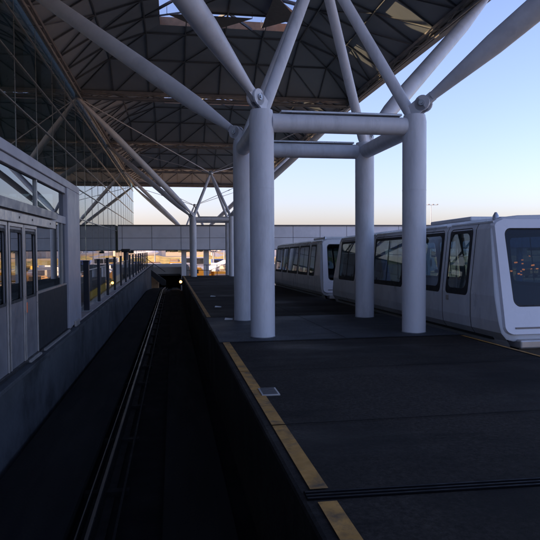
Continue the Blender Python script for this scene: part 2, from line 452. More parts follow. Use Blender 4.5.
# ------------------------------------------------------------------ roof domes
def rise(d):
    P_ = [(0, 0), (2.25, 1.5), (4.5, 2.35), (6.75, 2.8), (9, 3.0)]
    for (a, ha), (c, hc) in zip(P_, P_[1:]):
        if d <= c: return ha + (hc - ha) * (d - a) / (c - a)
    return 3.0
def make_dome():
    t = thing('roof_dome', 'x', 'roof bay', (CX, CY0, 0), 'square domed roof bays')
    z0 = ZR + .28; n = 8; st = 18 / n
    def Z(i, j):
        d = min(i, j, n - i, n - j) * st
        return z0 + rise(d)
    P_ = lambda i, j, o=0: Vector((-9 + i * st, -9 + j * st, Z(i, j) + o))
    hole = lambda i, j: (i in (2, 5) and 2 <= j <= 5) or (j in (2, 5) and 2 <= i <= 5)
    # underside trays, two sheets thick
    b = MB(); bt = MB(); bc = MB(); btc = MB()
    for i in range(n):
        for j in range(n):
            q = [P_(i, j), P_(i + 1, j), P_(i + 1, j + 1), P_(i, j + 1)]
            up = [v + Vector((0, 0, .16)) for v in q]
            tri = [(0, 1, 2), (0, 2, 3)] if (i < n / 2) == (j < n / 2) else [(0, 1, 3), (1, 2, 3)]
            if hole(i, j):
                # open on the outer triangle only
                continue
            inner = i in (3, 4) and j in (3, 4)
            (bc if inner else b).add(q, tri); (btc if inner else bt).add(up, tri)
    b.build('ceiling_tray', M['roof_panel'], t, fix=False); bt.build('roof_covering', M['roof_top'], t, fix=False)
    bc.build('crown_ceiling', M['roof_panel'], t, fix=False); btc.build('crown_covering', M['roof_top'], t, fix=False)
    # lattice
    b = MB(); O = -.07
    for i in range(n + 1):
        for j in range(n + 1):
            if i < n and 0 < j < n: b.bar(P_(i, j, O), P_(i + 1, j, O), .062, .08)
            if j < n and 0 < i < n: b.bar(P_(i, j, O), P_(i, j + 1, O), .062, .08)
            if i < n and j < n and not hole(i, j):
                if (i < n / 2) == (j < n / 2): b.bar(P_(i, j, O), P_(i + 1, j + 1, O), .05, .06)
                else: b.bar(P_(i + 1, j, O), P_(i, j + 1, O), .05, .06)
    b.build('lattice', M['roof_rib'], t)
    # perimeter (valley) beams
    b = MB()
    for s_ in (-1, 1):
        b.bar((s_ * 8.84, -9, z0 - .06), (s_ * 8.84, 9, z0 - .06), .22, .16)
        b.tube((s_ * 8.8, -9, z0 - .42), (s_ * 8.8, 9, z0 - .42), .065, 10)
        b.bar((-8.7, s_ * 8.84, z0 - .06), (8.7, s_ * 8.84, z0 - .06), .22, .16)
        b.tube((-8.7, s_ * 8.8, z0 - .42), (8.7, s_ * 8.8, z0 - .42), .065, 10)
        for k in range(8):
            a = -9 + k * 2.25
            b.bar((s_ * 8.82, a, z0 - .1), (s_ * 8.82, a + 1.125, z0 - .42), .05, .05); b.bar((s_ * 8.82, a + 1.125, z0 - .42), (s_ * 8.82, a + 2.25, z0 - .1), .05, .05)
            b.bar((a, s_ * 8.82, z0 - .1), (a + 1.125, s_ * 8.82, z0 - .42), .05, .05); b.bar((a + 1.125, s_ * 8.82, z0 - .42), (a + 2.25, s_ * 8.82, z0 - .1), .05, .05)
    b.build('valley_beam', M['roof_edge'], t)
    # skylight wells and glass on the four open strips
    w = MB(); gl = MB()
    zt = z0 + 2.95
    HO = 3.7; sill = MB(); zo = z0 + rise(9 - HO)
    for k in range(4):
        c4 = [(-4.5, -4.5), (4.5, -4.5), (4.5, 4.5), (-4.5, 4.5)]; c3 = [(-HO, -HO), (HO, -HO), (HO, HO), (-HO, HO)]
        a, c, a3, b3 = c4[k], c4[(k + 1) % 4], c3[k], c3[(k + 1) % 4]
        sill.quad((*a, z0 + 2.35), (*c, z0 + 2.35), (*b3, zo), (*a3, zo))
    sill.build('skylight_sill', M['roof_panel'], t, fix=False)
    for h_ in (HO, 2.25):
        zl = z0 + rise(9 - h_) - .02
        cs = [(-h_, -h_), (h_, -h_), (h_, h_), (-h_, h_)]
        for k in range(4):
            a, c = cs[k], cs[(k + 1) % 4]
            w.quad((a[0], a[1], zl), (c[0], c[1], zl), (c[0], c[1], zt), (a[0], a[1], zt))
    for (x0, x1, y0, y1) in ((-HO, HO, -HO, -2.25), (-HO, HO, 2.25, HO), (-HO, -2.25, -2.25, 2.25), (2.25, HO, -2.25, 2.25)):
        gl.quad((x0, y0, zt), (x1, y0, zt), (x1, y1, zt), (x0, y1, zt))
    w.build('skylight_well', M['well'], t, fix=False); gl.build('skylight_pane', M['skyglass'], t)
    # hung triangular reflectors and glazing bars
    for ang in range(4):
        b = MB()
        Rm = Matrix.Rotation(ang * PI / 2, 3, 'Z')
        tri = [Vector((-3.3, 2.0, z0 + 2.45)), Vector((1.3, 2.0, z0 + 2.45)), Vector((-1.0, 3.6, z0 + 2.2))]
        up_ = [v + Vector((0, 0, .04)) for v in tri]
        vs = [Rm @ v for v in tri + up_]
        b.add(vs, [(0, 1, 2), (3, 5, 4), (0, 3, 4, 1), (1, 4, 5, 2), (2, 5, 3, 0)])
        for v in tri: 
            a = Rm @ v; b.tube(a, a + Vector((0, 0, .45)), .015, 6)
        b.build('reflector', M['reflector'], t)
    b = MB()
    for ang in range(4):
        Rm = Matrix.Rotation(ang * PI / 2, 3, 'Z')
        zt = z0 + 2.75
        for p, q in (((-2.25, 4.5, z0 + 2.35), (0, 2.25, z0 + 2.8)), ((2.25, 4.5, z0 + 2.35), (0, 2.25, z0 + 2.8)), ((0, 2.25, z0 + 2.8), (0, 4.5, z0 + 2.35))):
            b.bar(Rm @ Vector(p), Rm @ Vector(q), .10, .12)
    b.build('glazing_bar', M['roof_rib'], t)
    return t
d0 = make_dome()
names = {-1: 'rearmost square roof bay, behind the train front', 0: 'square roof bay directly above the nearest branching columns',
         1: 'nearest visible domed roof bay with the blue skylight openings',
         2: 'second visible domed roof bay, over the far end of the deck',
         3: 'third visible domed roof bay, above the enclosed walkway', 4: 'farthest domed roof bay with warm lit soffit at the roof end'}
for k in range(0, 5):
    d = d0 if k == 0 else copy_tree(d0)
    d.location.y = CY0 + 18 * k; d['label'] = names[k]
# edge fascia along the open right side and the two ends
xr = CX + 9
t = thing('roof_edge_beam', 'long straight grey edge beam along the open side of the roof', 'roof edge', (xr, 0, 0))
b = MB(); b.box(.002, .34, CY0 - 9, CY0 + 81, ZR - .12, ZR + .42); b.build('fascia', M['roof_edge'], t, bevel=.02)
b = MB(); b.box(.342, .60, CY0 - 9, CY0 + 81, ZR + .10, ZR + .36); b.build('gutter', M['roof_edge'], t, bevel=.02)
t = thing('roof_edge_beam', 'grey edge beam across the far end of the roof', 'roof edge', (CX, CY0 + 81, 0))
b = MB(); b.box(-9, 9.3, .002, .3, ZR - .05, ZR + .42); b.build('fascia', M['roof_edge'], t, bevel=.02)

# ------------------------------------------------------------------ terminal building behind the glass wall
XG = -5.86
t = thing('terminal_building', 'dark glass walled airport terminal along the left side of the track', 'building', (XG, 0, 0))
Y0, Y1 = -60, CY0 + 81
b = MB(); b.box(-60, -.35, Y0, Y1, ZR + .1, ZR + 1.9); b.build('roof', M['roof_top'], t)
b = MB(); b.box(-60, -.35, Y0, Y1, ZR - .35, ZR + .09); b.build('ceiling', M['interior'], t)
b = MB(); b.box(-60, -.2, Y0, Y1, -3.9, -.14); b.build('floor', M['int_floor'], t)
b = MB(); b.box(-20.3, -20, Y0 + .3, Y1 - .3, -.139, ZR - .36); b.build('inner_wall', M['interior'], t)
b = MB(); b.box(-59.6, -.36, Y0, Y0 + .28, -.139, ZR - .36); b.build('end_wall', M['interior'], t)
b = MB(); b.box(-59.6, -8, Y1 - .28, Y1, -.139, ZR - .36); b.build('end_wall', M['interior'], t)
b = MB(); b.box(-60, -59.7, Y0 + .3, Y1 - .3, -.139, ZR - .36); b.build('rear_wall', M['concrete'], t)
b = MB(); b.quad((0, Y0, -.1), (0, Y1, -.1), (0, Y1, ZR + .1), (0, Y0, ZR + .1)); b.build('window_pane', M['tglass'], t)
b = MB()
for z in (3.45, 5.33, 7.05, 8.78, 10.4): b.box(.005, .055, Y0, Y1, z - .022, z + .022)
b.box(.004, .10, Y0, Y1, ZR - .10, ZR + .1)
y = 2.4
while y < Y1:
    b.box(.002, .016, y - .018, y + .018, 0, ZR - .11); y += 3.6
b.build('glazing_bar', M['mull'], t)
b = MB(); y = 2.4
while y < Y1:
    b.box(-.5, -.02, y - .02, y + .02, -.1, ZR - .4); y += 3.6
b.build('glass_fin', M['mull'], t)
for k in range(10):
    yy = 6 + k * 9.0
    b = MB(); b.tube((-8.5, yy, -.13), (-8.5, yy, ZR - .37), .25, 16); b.build('column', M['paint'], t)
for k in range(2):
    b = MB(); b.box(-19.9, -2.5, 18 + k * 34, 46 + k * 34, 3.1, 3.4); b.build('gallery', M['interior'], t)

# ------------------------------------------------------------------ platform screen with doors, left foreground
t = thing('platform_screen', 'station screen wall with glass sliding doors and white fascia, beside the left track', 'platform screen', (-2.1, 0, 0))
YA, YZ = 1.0, 12.35
def pb(b, x0, x1, y0, y1, z0, z1): return b.box(x0, x1, y0, y1, z0, z1)
b = MB(); pb(b, -.14, .0, YA, YZ, 2.61, 2.74); pb(b, -.14, .03, YA, YZ + 1.6, 2.741, 2.89); b.build('fascia', M['fascia'], t, bevel=.01)
b = MB(); pb(b, -3.4, -.145, YA, 13.9, 2.74, 2.86); b.build('canopy', M['fascia'], t)
b = MB(); pb(b, -.10, .0, YA, YZ, 2.0, 2.15); b.build('header', M['fascia'], t, bevel=.01)
b = MB()
prof = [(YA, 2.02), (10.9, 2.02), (11.0, 2.05), (11.0, 2.10), (10.85, 2.145), (YA, 2.145)]
b.prism(prof, 'x', .002, .09); b.build('door_operator', M['door'], t, bevel=.008)
b = MB(); pb(b, -.05, .055, YA, 11.0, 1.86, 1.999); b.build('door_track_cover', M['alu'], t, bevel=.008)
for yy in (8.45, 10.5, 9.2):
    b = MB(); b.box(.056, .062, yy, yy + .03, 1.92, 1.95); b.build('screw', M['dark'], t)
for (a, c) in ((YA, 4.9), (4.96, 9.87), (9.93, YZ)):
    b = MB(); b.quad((-.05, a, 2.15), (-.05, c, 2.15), (-.05, c, 2.61), (-.05, a, 2.61)); b.build('transom_pane', M['dglass'], t)
for yy in (4.93, 9.9):
    b = MB(); pb(b, -.08, -.02, yy - .03, yy + .03, 2.151, 2.609); b.build('transom_mullion', M['mull'], t)
# door leaves
for (a, c, st) in ((8.06, 8.83, False), (8.87, 9.66, True), (6.4, 7.18, False), (7.22, 7.99, False)):
    z0, z1 = -.09, 1.855
    b = MB()
    pb(b, -.05, .0, a, c, z0, .80); pb(b, -.05, .0, a, a + .10, .80, 1.74); pb(b, -.05, .0, c - .10, c, .80, 1.74); pb(b, -.05, .0, a, c, 1.74, z1)
    lf = b.build('sliding_door', M['door'], t)
    b = MB()   # bright aluminium outer frame
    for e0, e1 in ((a, a + .045), (c - .045, c)): pb(b, .001, .02, e0, e1, z0, z1)
    pb(b, .001, .02, a + .046, c - .046, z1 - .05, z1); b.build('frame', M['alu'], lf, bevel=.004)
    b = MB()
    o_ = rrect(a + .07, c - .07, .78, 1.77, .05); i_ = rrect(a + .105, c - .105, .82, 1.73, .04)
    n = len(o_)
    b.add([(.012, p[0], p[1]) for p in o_] + [(.012, p[0], p[1]) for p in i_] + [(.0, p[0], p[1]) for p in o_],
          [(k, (k + 1) % n, n + (k + 1) % n, n + k) for k in range(n)] + [(k, (k + 1) % n, 2 * n + (k + 1) % n, 2 * n + k) for k in range(n)])
    b.build('window_seal', M['rubber'], lf)
    b = MB(); b.quad((-.012, a + .1, .80), (-.012, c - .1, .80), (-.012, c - .1, 1.74), (-.012, a + .1, 1.74)); b.build('window_pane', M['dglass'], lf)
    if st:
        s_ = MB(); s_.box(.002, .006, a + .05, a + .17, .58, .73); s_.build('sticker', M['orange'], lf)
# glass side panel
b = MB(); b.quad((-.03, 9.72, .80), (-.03, YZ - .02, .80), (-.03, YZ - .02, 1.999), (-.03, 9.72, 1.999)); b.build('side_pane', M['dglass'], t)
b = MB(); pb(b, -.06, -.005, 9.70, YZ - .02, -.09, .795); b.build('kick_panel', M['panel_dark'], t)
b = MB(); pb(b, -.045, .0, 9.66, 9.715, -.09, 1.855); pb(b, -.045, .0, 11.9, 11.93, .8, 1.999); pb(b, -.045, -.0, 9.72, YZ - .02, .796, .83); b.build('side_mullion', M['mull'], t)
b = MB(); pb(b, -.25, .035, YZ, 13.9, -.10, 2.74); b.build('end_pillar', M['fascia'], t, bevel=.012)
b = MB(); pb(b, -.04, .04, YA, YZ - .01, -.13, -.092); b.build('threshold', M['dark'], t)
b = MB(); pb(b, .041, .075, 8.9, 9.6, -.132, -.10); pb(b, .041, .075, 9.9, 12.2, -.132, -.10); pb(b, .041, .08, 12.9, 13.4, -.132, -.02); b.build('sill_plate', M['alu'], t)
b = MB(); pb(b, -3.5, -3.4, YA, 13.9, -.09, 2.74); b.build('back_wall', M['interior'], t)
b = MB(); pb(b, -3.4, -.26, YA, YA + .1, -.09, 2.74); b.build('back_wall', M['interior'], t)
for yy in (10.35, 11.35):
    b = MB(); b.tube((-1.3, yy, -.09), (-1.3, yy, 2.74), .10, 16); b.build('inner_column', M['paint'], t)

# ------------------------------------------------------------------ row of posts beyond the screen
FX = -2.22
def make_post(w, h=1.28):
    t = thing('fence_post', 'x', 'post', (0, 0, 0), 'dark posts along the side walkway')
    b = MB(); b.box(-w / 2, w / 2, -w * .4, w * .4, 0, h); b.build('shaft', M['post'], t, bevel=.01)
    b = MB(); b.box(-w / 2 - .01, w / 2 + .01, -w * .4 - .01, w * .4 + .01, h + .001, h + .035); b.build('cap', M['post'], t)
    b = MB(); b.box(-w, w, -w, w, .001, .02); b.build('foot_plate', M['steel'], t)
    return t
pw = make_post(.14); pw.location = (FX, 15.9, -.11); pw['label'] = 'thick dark post standing nearest the white end pillar'
pt = make_post(.085)
ORD = ['second', 'third', 'fourth', 'fifth', 'sixth', 'seventh', 'eighth', 'ninth', 'tenth', 'eleventh', 'twelfth', 'thirteenth', 'fourteenth', 'fifteenth']
ys = [18.5, 20.95, 23.5, 26.3, 29.0, 31.7, 34.4, 37.1, 39.8, 42.5, 45.2, 47.9, 50.6, 53.3]
for i, yy in enumerate(ys):
    p = pt if i == 0 else copy_tree(pt)
    p.location = (FX, yy, -.11); p['label'] = f'slim dark walkway post, {ORD[i]} in the row counting from the white pillar'
t = thing('glass_balustrade', 'low glass and rail balustrade running behind the dark posts', 'balustrade', (FX - .12, 0, -.11))
b = MB(); b.quad((0, 15.6, .12), (0, 53.4, .12), (0, 53.4, 1.0), (0, 15.6, 1.0)); b.build('glass_panel', M['cglass'], t)
b = MB(); b.tube((0, 15.6, 1.02), (0, 53.4, 1.02), .022, 10); b.build('handrail', M['alu'], t)
b = MB(); b.box(-.03, .03, 15.6, 53.4, .0, .11); b.build('kick_rail', M['mull'], t)
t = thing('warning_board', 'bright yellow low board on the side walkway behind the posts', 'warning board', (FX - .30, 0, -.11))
b = MB(); b.prism([(18.6, .0), (30.2, .0), (30.4, .42), (18.8, .30)], 'x', -.02, .02); b.build('board', M['ylw'], t)  # yellow shape added to imitate golden light between the posts
b = MB()
for yy in (20.6, 23.6, 26.8): b.box(-.06, -.021, yy, yy + .06, 0, .24)
b.build('bracket', M['post'], t)
# thick column with dark lamp head on the walkway
t = thing('walkway_lamp', 'thick short column with dark head on the side walkway near the bridge', 'lamp post', (-2.55, 33.6, -.11))
b = MB(); b.tube((0, 0, 0), (0, 0, 1.45), .13, 16); b.build('shaft', M['post'], t)
b = MB(); b.box(-.24, .24, -.24, .24, 1.451, 1.62); b.build('head', M['dark'], t, bevel=.03)
t = thing('walkway_steps', 'dark sloping staircase flank beside the track under the bridge', 'stairs', (-1.9, 57.5, 0))
b = MB(); b.prism([(-1.4, .05), (-1.1, .25), (1.25, -1.55), (1.25, -2.0), (.9, -2.0)], 'y', -.1, .1); b.build('stringer', M['dark'], t)
b = MB()
for k in range(9): b.box(-1.25 + k * .27, -1.0 + k * .27, .101, 1.2, -.05 - k * .2, -.01 - k * .2)
b.build('tread', M['concrete'], t)
b = MB(); b.tube((-1.3, -.05, 1.1), (1.2, -.05, -.7), .03, 8); b.build('handrail', M['post'], t)
t = thing('orange_cabinet', 'small orange brown cabinet under the stair flank by the track', 'cabinet', (-1.75, 58.6, tz(58.6)))
b = MB(); b.box(-.4, .4, -.3, .3, 0, 1.35); b.build('body', M['ochre'], t, bevel=.02)
b = MB(); b.box(-.42, .42, -.32, .32, 1.352, 1.40); b.build('lid', M['dark'], t)
b = MB(); b.box(-.30, .30, -.315, -.302, .15, 1.2); d_ = b.build('door', M['ochre'], t)
b = MB(); b.box(.2, .24, -.33, -.317, .6, .75); b.build('handle', M['dark'], d_)

# tunnel headwall
t = thing('tunnel_portal', 'grey concrete headwall with dark track opening below the bridge', 'tunnel portal', (0, 67, 0))
b = MB(); b.box(-5.9, -2.0, 0, 16, -4, -.9); b.box(.95, 1.9, 0, 16, -4, -.55); b.box(-2.0, .95, 0, 16, -1.42, -.55); b.box(-5.9, -2.0, 0, 16, -.899, -.55)
b.box(-2.0, .95, 15.5, 16, -4, -1.42)
b.build('headwall', M['concrete'], t)
b = MB(); b.box(-1.9, .85, -.03, -.002, -1.5, -1.30); b.build('lintel_trim', M['dark'], t)
t = thing('track_signal', 'small glowing amber signal light beside the tunnel opening', 'signal', (.72, 55.0, tz(55)))
b = MB(); b.tube((0, 0, 0), (0, 0, .45), .04, 10); b.build('pole', M['post'], t)
b = MB(); b.box(-.14, .14, -.06, .1, .45, 1.02); b.build('case', M['dark'], t, bevel=.02)
b = MB(); b.tube((0, -.061, .75), (0, -.09, .75), .12, 16); b.build('lens', M['signal'], t)

# ------------------------------------------------------------------ enclosed walkway bridge
BY = 64.6
t = thing('walkway_bridge', 'long enclosed grey walkway bridge spanning from the terminal past the trains', 'bridge', (0, BY, 0))
zb0, zb1 = 1.42, 4.10
b = MB(); b.box(XG + .15, 62, 0, 4.0, zb0, zb1 - .14); b.build('body', M['bridge'], t)
b = MB(); b.box(XG + .15, 62.05, -.12, 4.12, zb1 - .139, zb1); b.build('roof', M['bridge_dark'], t, bevel=.02)
b = MB(); b.box(XG + .15, 62, -.05, 4.05, zb0 - .10, zb0 - .001); b.build('floor_edge', M['bridge_dark'], t)
b = MB()
x = XG + .6
while x < 62: b.box(x - .02, x + .02, -.012, -.001, zb0, zb1 - .14); x += 3.1
b.box(XG + .2, 62, -.014, -.002, 2.66, 2.70)
b.build('panel_joint', M['bridge_dark'], t)
for x in (1.25, 3.75, 12, 20, 30, 42, 54):
    b = MB(); b.box(x - .27, x + .27, 1.4, 1.9, -3.9, zb0 - .101); b.build('pier', M['bridge'], t)
b = MB(); b.box(-4.6, -4.1, -.3, -.121, zb0 - .35, zb0 - .11); b.box(-4.4, -4.3, -.12, .5, zb0 - .2, zb0 - .101); b.build('camera_box', M['dark'], t)

# ------------------------------------------------------------------ white train on the right
CL, CW = 10.9, 2.78
SIDE = [(-.22, .22), (.02, .12), (.16, .02), (.35, .0), (.78, .0), (1.98, .13), (2.10, .19), (2.18, .34), (2.22, .70), (2.235, CW / 2)]
def side_x(z):
    for (a, xa), (c, xc) in zip(SIDE, SIDE[1:]):
        if z <= c: return xa + (xc - xa) * (z - a) / (c - a)
    return CW / 2
def rake(z): return .30 * max(0, z)
WIN = [(1.28, 2.10), (2.45, 4.22), (4.5, 6.6), (6.85, 8.05), (8.3, 9.95)]
def make_car():
    t = thing('train_car', 'x', 'train car', (0, 0, 0), 'cars of the white people mover train')
    ys_ = [0.0] + [v for w in WIN for v in w] + [CL]
    b = MB()
    def P_(z, y, s_):
        x = side_x(z); x = x if s_ < 0 else CW - x
        yy = y
        if y == 0: yy = rake(z) + .05
        if y == CL: yy = CL - rake(z) - .05
        return (x, yy, z)
    zs = [p[0] for p in SIDE]
    for s_ in (-1, 1):
        for i in range(len(zs) - 1):
            for j in range(len(ys_) - 1):
                if zs[i] == .78 and j % 2 == 1: 
                    continue
                b.add([P_(zs[i], ys_[j], s_), P_(zs[i], ys_[j + 1], s_), P_(zs[i + 1], ys_[j + 1], s_), P_(zs[i + 1], ys_[j], s_)], [(0, 1, 2, 3)])
    # cut window bands: solid strips above .78 up to .84 and at 1.93..1.98
    b.build('body', M['train'], t)
    # end masks
    for e in (0, 1):
        def Y(z, o=0): 
            v = rake(z) - o
            return v if e == 0 else CL - v
        def outl(x0, x1, z0, z1, r, lean=0): return rrect(x0, x1, z0, z1, r, 6)
        o_ = outl(.03, CW - .03, .12, 2.17, .13); i_ = outl(.29, CW - .29, .60, 1.98, .13)
        def fitx(p, m_=.0):
            x, z = p
            k = side_x(z) + .0
            f = (x - CW / 2) / (CW / 2)
            return (CW / 2 + f * (CW / 2 - k * .75), z)
        o_ = [fitx(p) for p in o_]
        i_ = [(CW / 2 + (p[0] - CW / 2) * (1 - (p[1] - .6) * .035), p[1]) for p in i_]
        n = len(o_)
        b = MB()
        m1 = [(CW / 2 + (p[0] - CW / 2) * .975, 1.15 + (p[1] - 1.15) * .975) for p in o_]
        vs = [(x, Y(z, -.06), z) for x, z in o_] + [(x, Y(z, .03), z) for x, z in m1] + [(x, Y(z, .035), z) for x, z in i_] + [(x, Y(z, -.01), z) for x, z in i_]
        fs = []
        for L_ in range(3):
            for k in range(n):
                k2 = (k + 1) % n
                fs.append((L_ * n + k, L_ * n + k2, (L_ + 1) * n + k2, (L_ + 1) * n + k))
        b.add(vs, fs)
        mk = b.build('nose_mask', M['mask'], t)
        loop = [(side_x(z), z) for z, _ in SIDE[1:]] + [(CW - side_x(z), z) for z, _ in SIDE[-2:0:-1]]
        cx_, cz_ = CW / 2, 1.2
        def cast(poly, a):
            dx, dz_ = math.cos(a), math.sin(a); best = None
            for k in range(len(poly)):
                (x1, z1), (x2, z2) = poly[k], poly[(k + 1) % len(poly)]
                ex, ez = x2 - x1, z2 - z1; den = dx * ez - dz_ * ex
                if abs(den) < 1e-9: continue
                tt = ((x1 - cx_) * ez - (z1 - cz_) * ex) / den; uu = ((x1 - cx_) * dz_ - (z1 - cz_) * dx) / den
                if tt > 0 and -1e-6 <= uu <= 1 + 1e-6: best = tt if best is None else max(best, tt)
            return (cx_ + dx * best, cz_ + dz_ * best)
        NA = 96; A_ = [2 * PI * k / NA + .003 for k in range(NA)]
        ro = [cast(loop, a) for a in A_]; ri = [cast(i_, a) for a in A_]
        rm = [(cx_ + (x - cx_) * .985, cz_ + (z - cz_) * .985) for x, z in ro]
        bb = MB(); bb.add([(x, Y(z, -.055), z) for x, z in ro] + [(x, Y(z, -.03), z) for x, z in rm] + [(x, Y(z, -.02), z) for x, z in ri],
            [(L2 * NA + k, L2 * NA + (k + 1) % NA, (L2 + 1) * NA + (k + 1) % NA, (L2 + 1) * NA + k) for L2 in (0, 1) for k in range(NA)], True)
        bb.build('end_wall', M['train'], t)
        b = MB(); vs = [(x, Y(z, .005), z) for x, z in i_]
        b.add(vs, [tuple(range(n))]); b.build('windscreen', M['sglass'], mk)
        # seal
        b = MB(); i2 = [(CW / 2 + (p[0] - CW / 2) * .975, 1.29 + (p[1] - 1.29) * .96) for p in i_]
        b.add([(x, Y(z, .012), z) for x, z in i_] + [(x, Y(z, .012), z) for x, z in i2], [(k, (k + 1) % n, n + (k + 1) % n, n + k) for k in range(n)])
        b.build('seal', M['rubber'], mk)
        b = MB(); sg = -1 if e == 0 else 1; yb = 0 if e == 0 else CL
        b.box(.25, CW - .25, min(Y(.25, .031), Y(.25, .045)), max(Y(.25, .031), Y(.25, .045)), .235, .262); b.build('groove', M['door'], mk)
        b = MB(); y0, y1 = sorted((yb - sg * .3, yb + sg * .09)); b.box(.26, CW - .26, y0, y1, -.09, .06); b.build('bumper', M['alu'], t, bevel=.03)
        b = MB(); y0, y1 = sorted((yb - sg * .3, yb - sg * .02)); b.box(.3, CW - .3, y0, y1, -.6, -.095); b.build('coupler_box', M['dark'], t)
    # side windows
    for s_ in (-1, 1):
        for j, (a, c) in enumerate(WIN):
            def X(z, o=0):
                x = side_x(z) - o
                return x if s_ < 0 else CW - x
            mg = .03
            o_ = rrect(a - .05, c + .05, .74, 2.02, .10, 4); i_ = rrect(a + .05, c - .05, .86, 1.91, .11, 4)
            if j == 0: i_ = rrect(a + .04, c - .04, .86, 1.92, .13, 4)
            n = len(o_)
            b = MB()
            b.add([(X(z, .003), y, z) for y, z in o_] + [(X(z, .012), y, z) for y, z in i_], [(k, (k + 1) % n, n + (k + 1) % n, n + k) for k in range(n)])
            w = b.build('window_frame', M['rubber'], t)
            b = MB(); b.add([(X(z, .004), y, z) for y, z in i_], [tuple(range(n))]); b.build('window_pane', M['wglass'], w)
            if 0 < j:
                b = MB(); ym = (a + c) / 2; b.add([(X(.87, .013), ym - .02, .87), (X(.87, .013), ym + .02, .87), (X(1.9, .013), ym + .02, 1.9), (X(1.9, .013), ym - .02, 1.9)], [(0, 1, 2, 3)])
                b.build('window_divider', M['rubber'], w)
        # door seams + small details
        for yy in (1.12, 2.28, 4.36, 6.72, 8.17):
            b = MB()
            for (za, zb_) in ((.0, .16), (.16, .35), (.35, .78), (.78, 1.98), (1.98, 2.08)):
                xa, xb = (side_x(za) - .002, side_x(zb_) - .002)
                if s_ > 0: xa, xb = CW - xa, CW - xb
                b.add([(xa, yy - .011, za), (xa, yy + .011, za), (xb, yy + .011, zb_), (xb, yy - .011, zb_)], [(0, 1, 2, 3)])
            b.build('door_seam', M['dark'], t)
        b = MB()
        xa = -.006 if s_ < 0 else CW + .001
        b.box(xa, xa + .005, 2.0, 2.12, .60, .70); b.build('door_plate', M['alu'], t)
        b = MB()
        for (yy0, yy1) in ((.62, 2.2), (2.4, 6.68), (6.8, CL - .7)):
            xx = side_x(2.10) - .02 if s_ < 0 else CW - side_x(2.10) + .0
            b.box(xx, xx + .02, yy0, yy1, 2.085, 2.115)
        b.build('rain_gutter', M['train'], t)
    # interior, floor, seats, poles
    b = MB(); b.box(.1, CW - .1, .5, CL - .5, .0, .05); b.build('cabin_floor', M['dark'], t)
    b = MB()
    for y in (3.0, 7.2):
        for x in (.2, CW - .6): b.box(x, x + .4, y, y + 1.0, .051, .45)
    b.build('seat', M['seat'], t, bevel=.04)
    b = MB()
    for y in (2.6, 4.4, 6.7, 8.2): b.tube((CW / 2, y, .05), (CW / 2, y, 2.2), .018, 8)
    b.build('grab_pole', M['alu'], t)
    rl = random.Random(5)  # added glowing tubes stand in for a warm reflection on the windscreen
    for k in range(12):
        x = 1.62 + rl.uniform(0, .42) + (.38 if k % 2 else 0); z = 1.02 + rl.uniform(0, .42) + (.16 if k % 2 else 0); w_ = rl.uniform(.009, .022)
        b = MB(); b.tube((x - w_ * rl.uniform(1, 2.4), 2.62, z), (x + w_, 2.62, z + rl.uniform(-.01, .01)), w_ * .8, 8); b.build('reflection_glint', M['lamp'], t)
    # underframe + wheels
    b = MB(); b.box(.30, CW - .30, .4, CL - .4, -.62, -.23); b.box(.6, CW - .6, .2, CL - .2, -.229, -.02); b.build('underframe', M['dark'], t)
    for y in (2.2, CL - 2.2):
        for x in (.42, CW - .70):
            b = MB(); b.tube((x, y, -.56), (x + .28, y, -.56), .40, 26, prof=[(0, .34), (.12, .40), (.88, .40), (1, .34)]); w = b.build('wheel', M['rubber'], t)
            b = MB(); b.tube((x - .01, y, -.56), (x + .29, y, -.56), .2, 18); b.build('rim', M['steel'], w)
    # roof kit
    b = MB(); b.tube((.33, .80, 2.15), (.33, .80, 2.28), .05, 12, prof=[(0, .06), (.5, .055), (1, .02)]); b.build('roof_beacon', M['steel'], t)
    b = MB(); b.box(.8, CW - .8, 2.6, 4.6, 2.236, 2.33); b.build('roof_unit', M['train'], t, bevel=.03)
    return t
c1 = make_car(); c1.location = (5.50, 9.12, dz(9.12)); c1.rotation_euler.x = -math.atan(G)
c1['label'] = 'nearest white people mover car with large dark windscreen at its near end'
c2 = copy_tree(c1); c2.location = (5.50, 21.35, dz(21.35)); c2['label'] = 'second white people mover car, coupled behind the nearest one'
t = thing('train_coupler', 'dark bar coupling joining the two white train cars', 'coupler', (5.50 + CW / 2, 20.02, dz(20.6)))
b = MB(); b.bar((0, -.45, -.33), (0, 1.8, -.36), .18, .16); b.build('bar', M['dark'], t)
b = MB(); b.tube((0, .62, -.34), (0, .72, -.34), .2, 14); b.build('collar', M['steel'], t)

# ------------------------------------------------------------------ far airfield
def bank(x0, x1, y0, d, h, seed):
    rn = random.Random(seed); b = MB(); nx = 40
    prof = [(0, 0), (.25, .55), (.5, 1), (.75, .8), (1, 0)]
    vs = []
    for i in range(nx + 1):
        x = x0 + (x1 - x0) * i / nx; k = h * (.75 + .5 * rn.random()) * min(1, min(i, nx - i) / 3 + .1)
        for (t_, hh) in prof: vs.append((x, y0 + d * t_ + rn.uniform(-.4, .4), -3.95 + hh * k))
    fs = [(i * 5 + j, i * 5 + j + 1, (i + 1) * 5 + j + 1, (i + 1) * 5 + j) for i in range(nx) for j in range(4)]
    b.add(vs, fs, True); struct(b.build('grass_bank', M['bankgrass'], fix=True))
bank(-60, 3.5, 128, 16, 1.9, 1); bank(8, 90, 178, 20, 2.2, 2); bank(-90, 40, 215, 24, 2.6, 3)

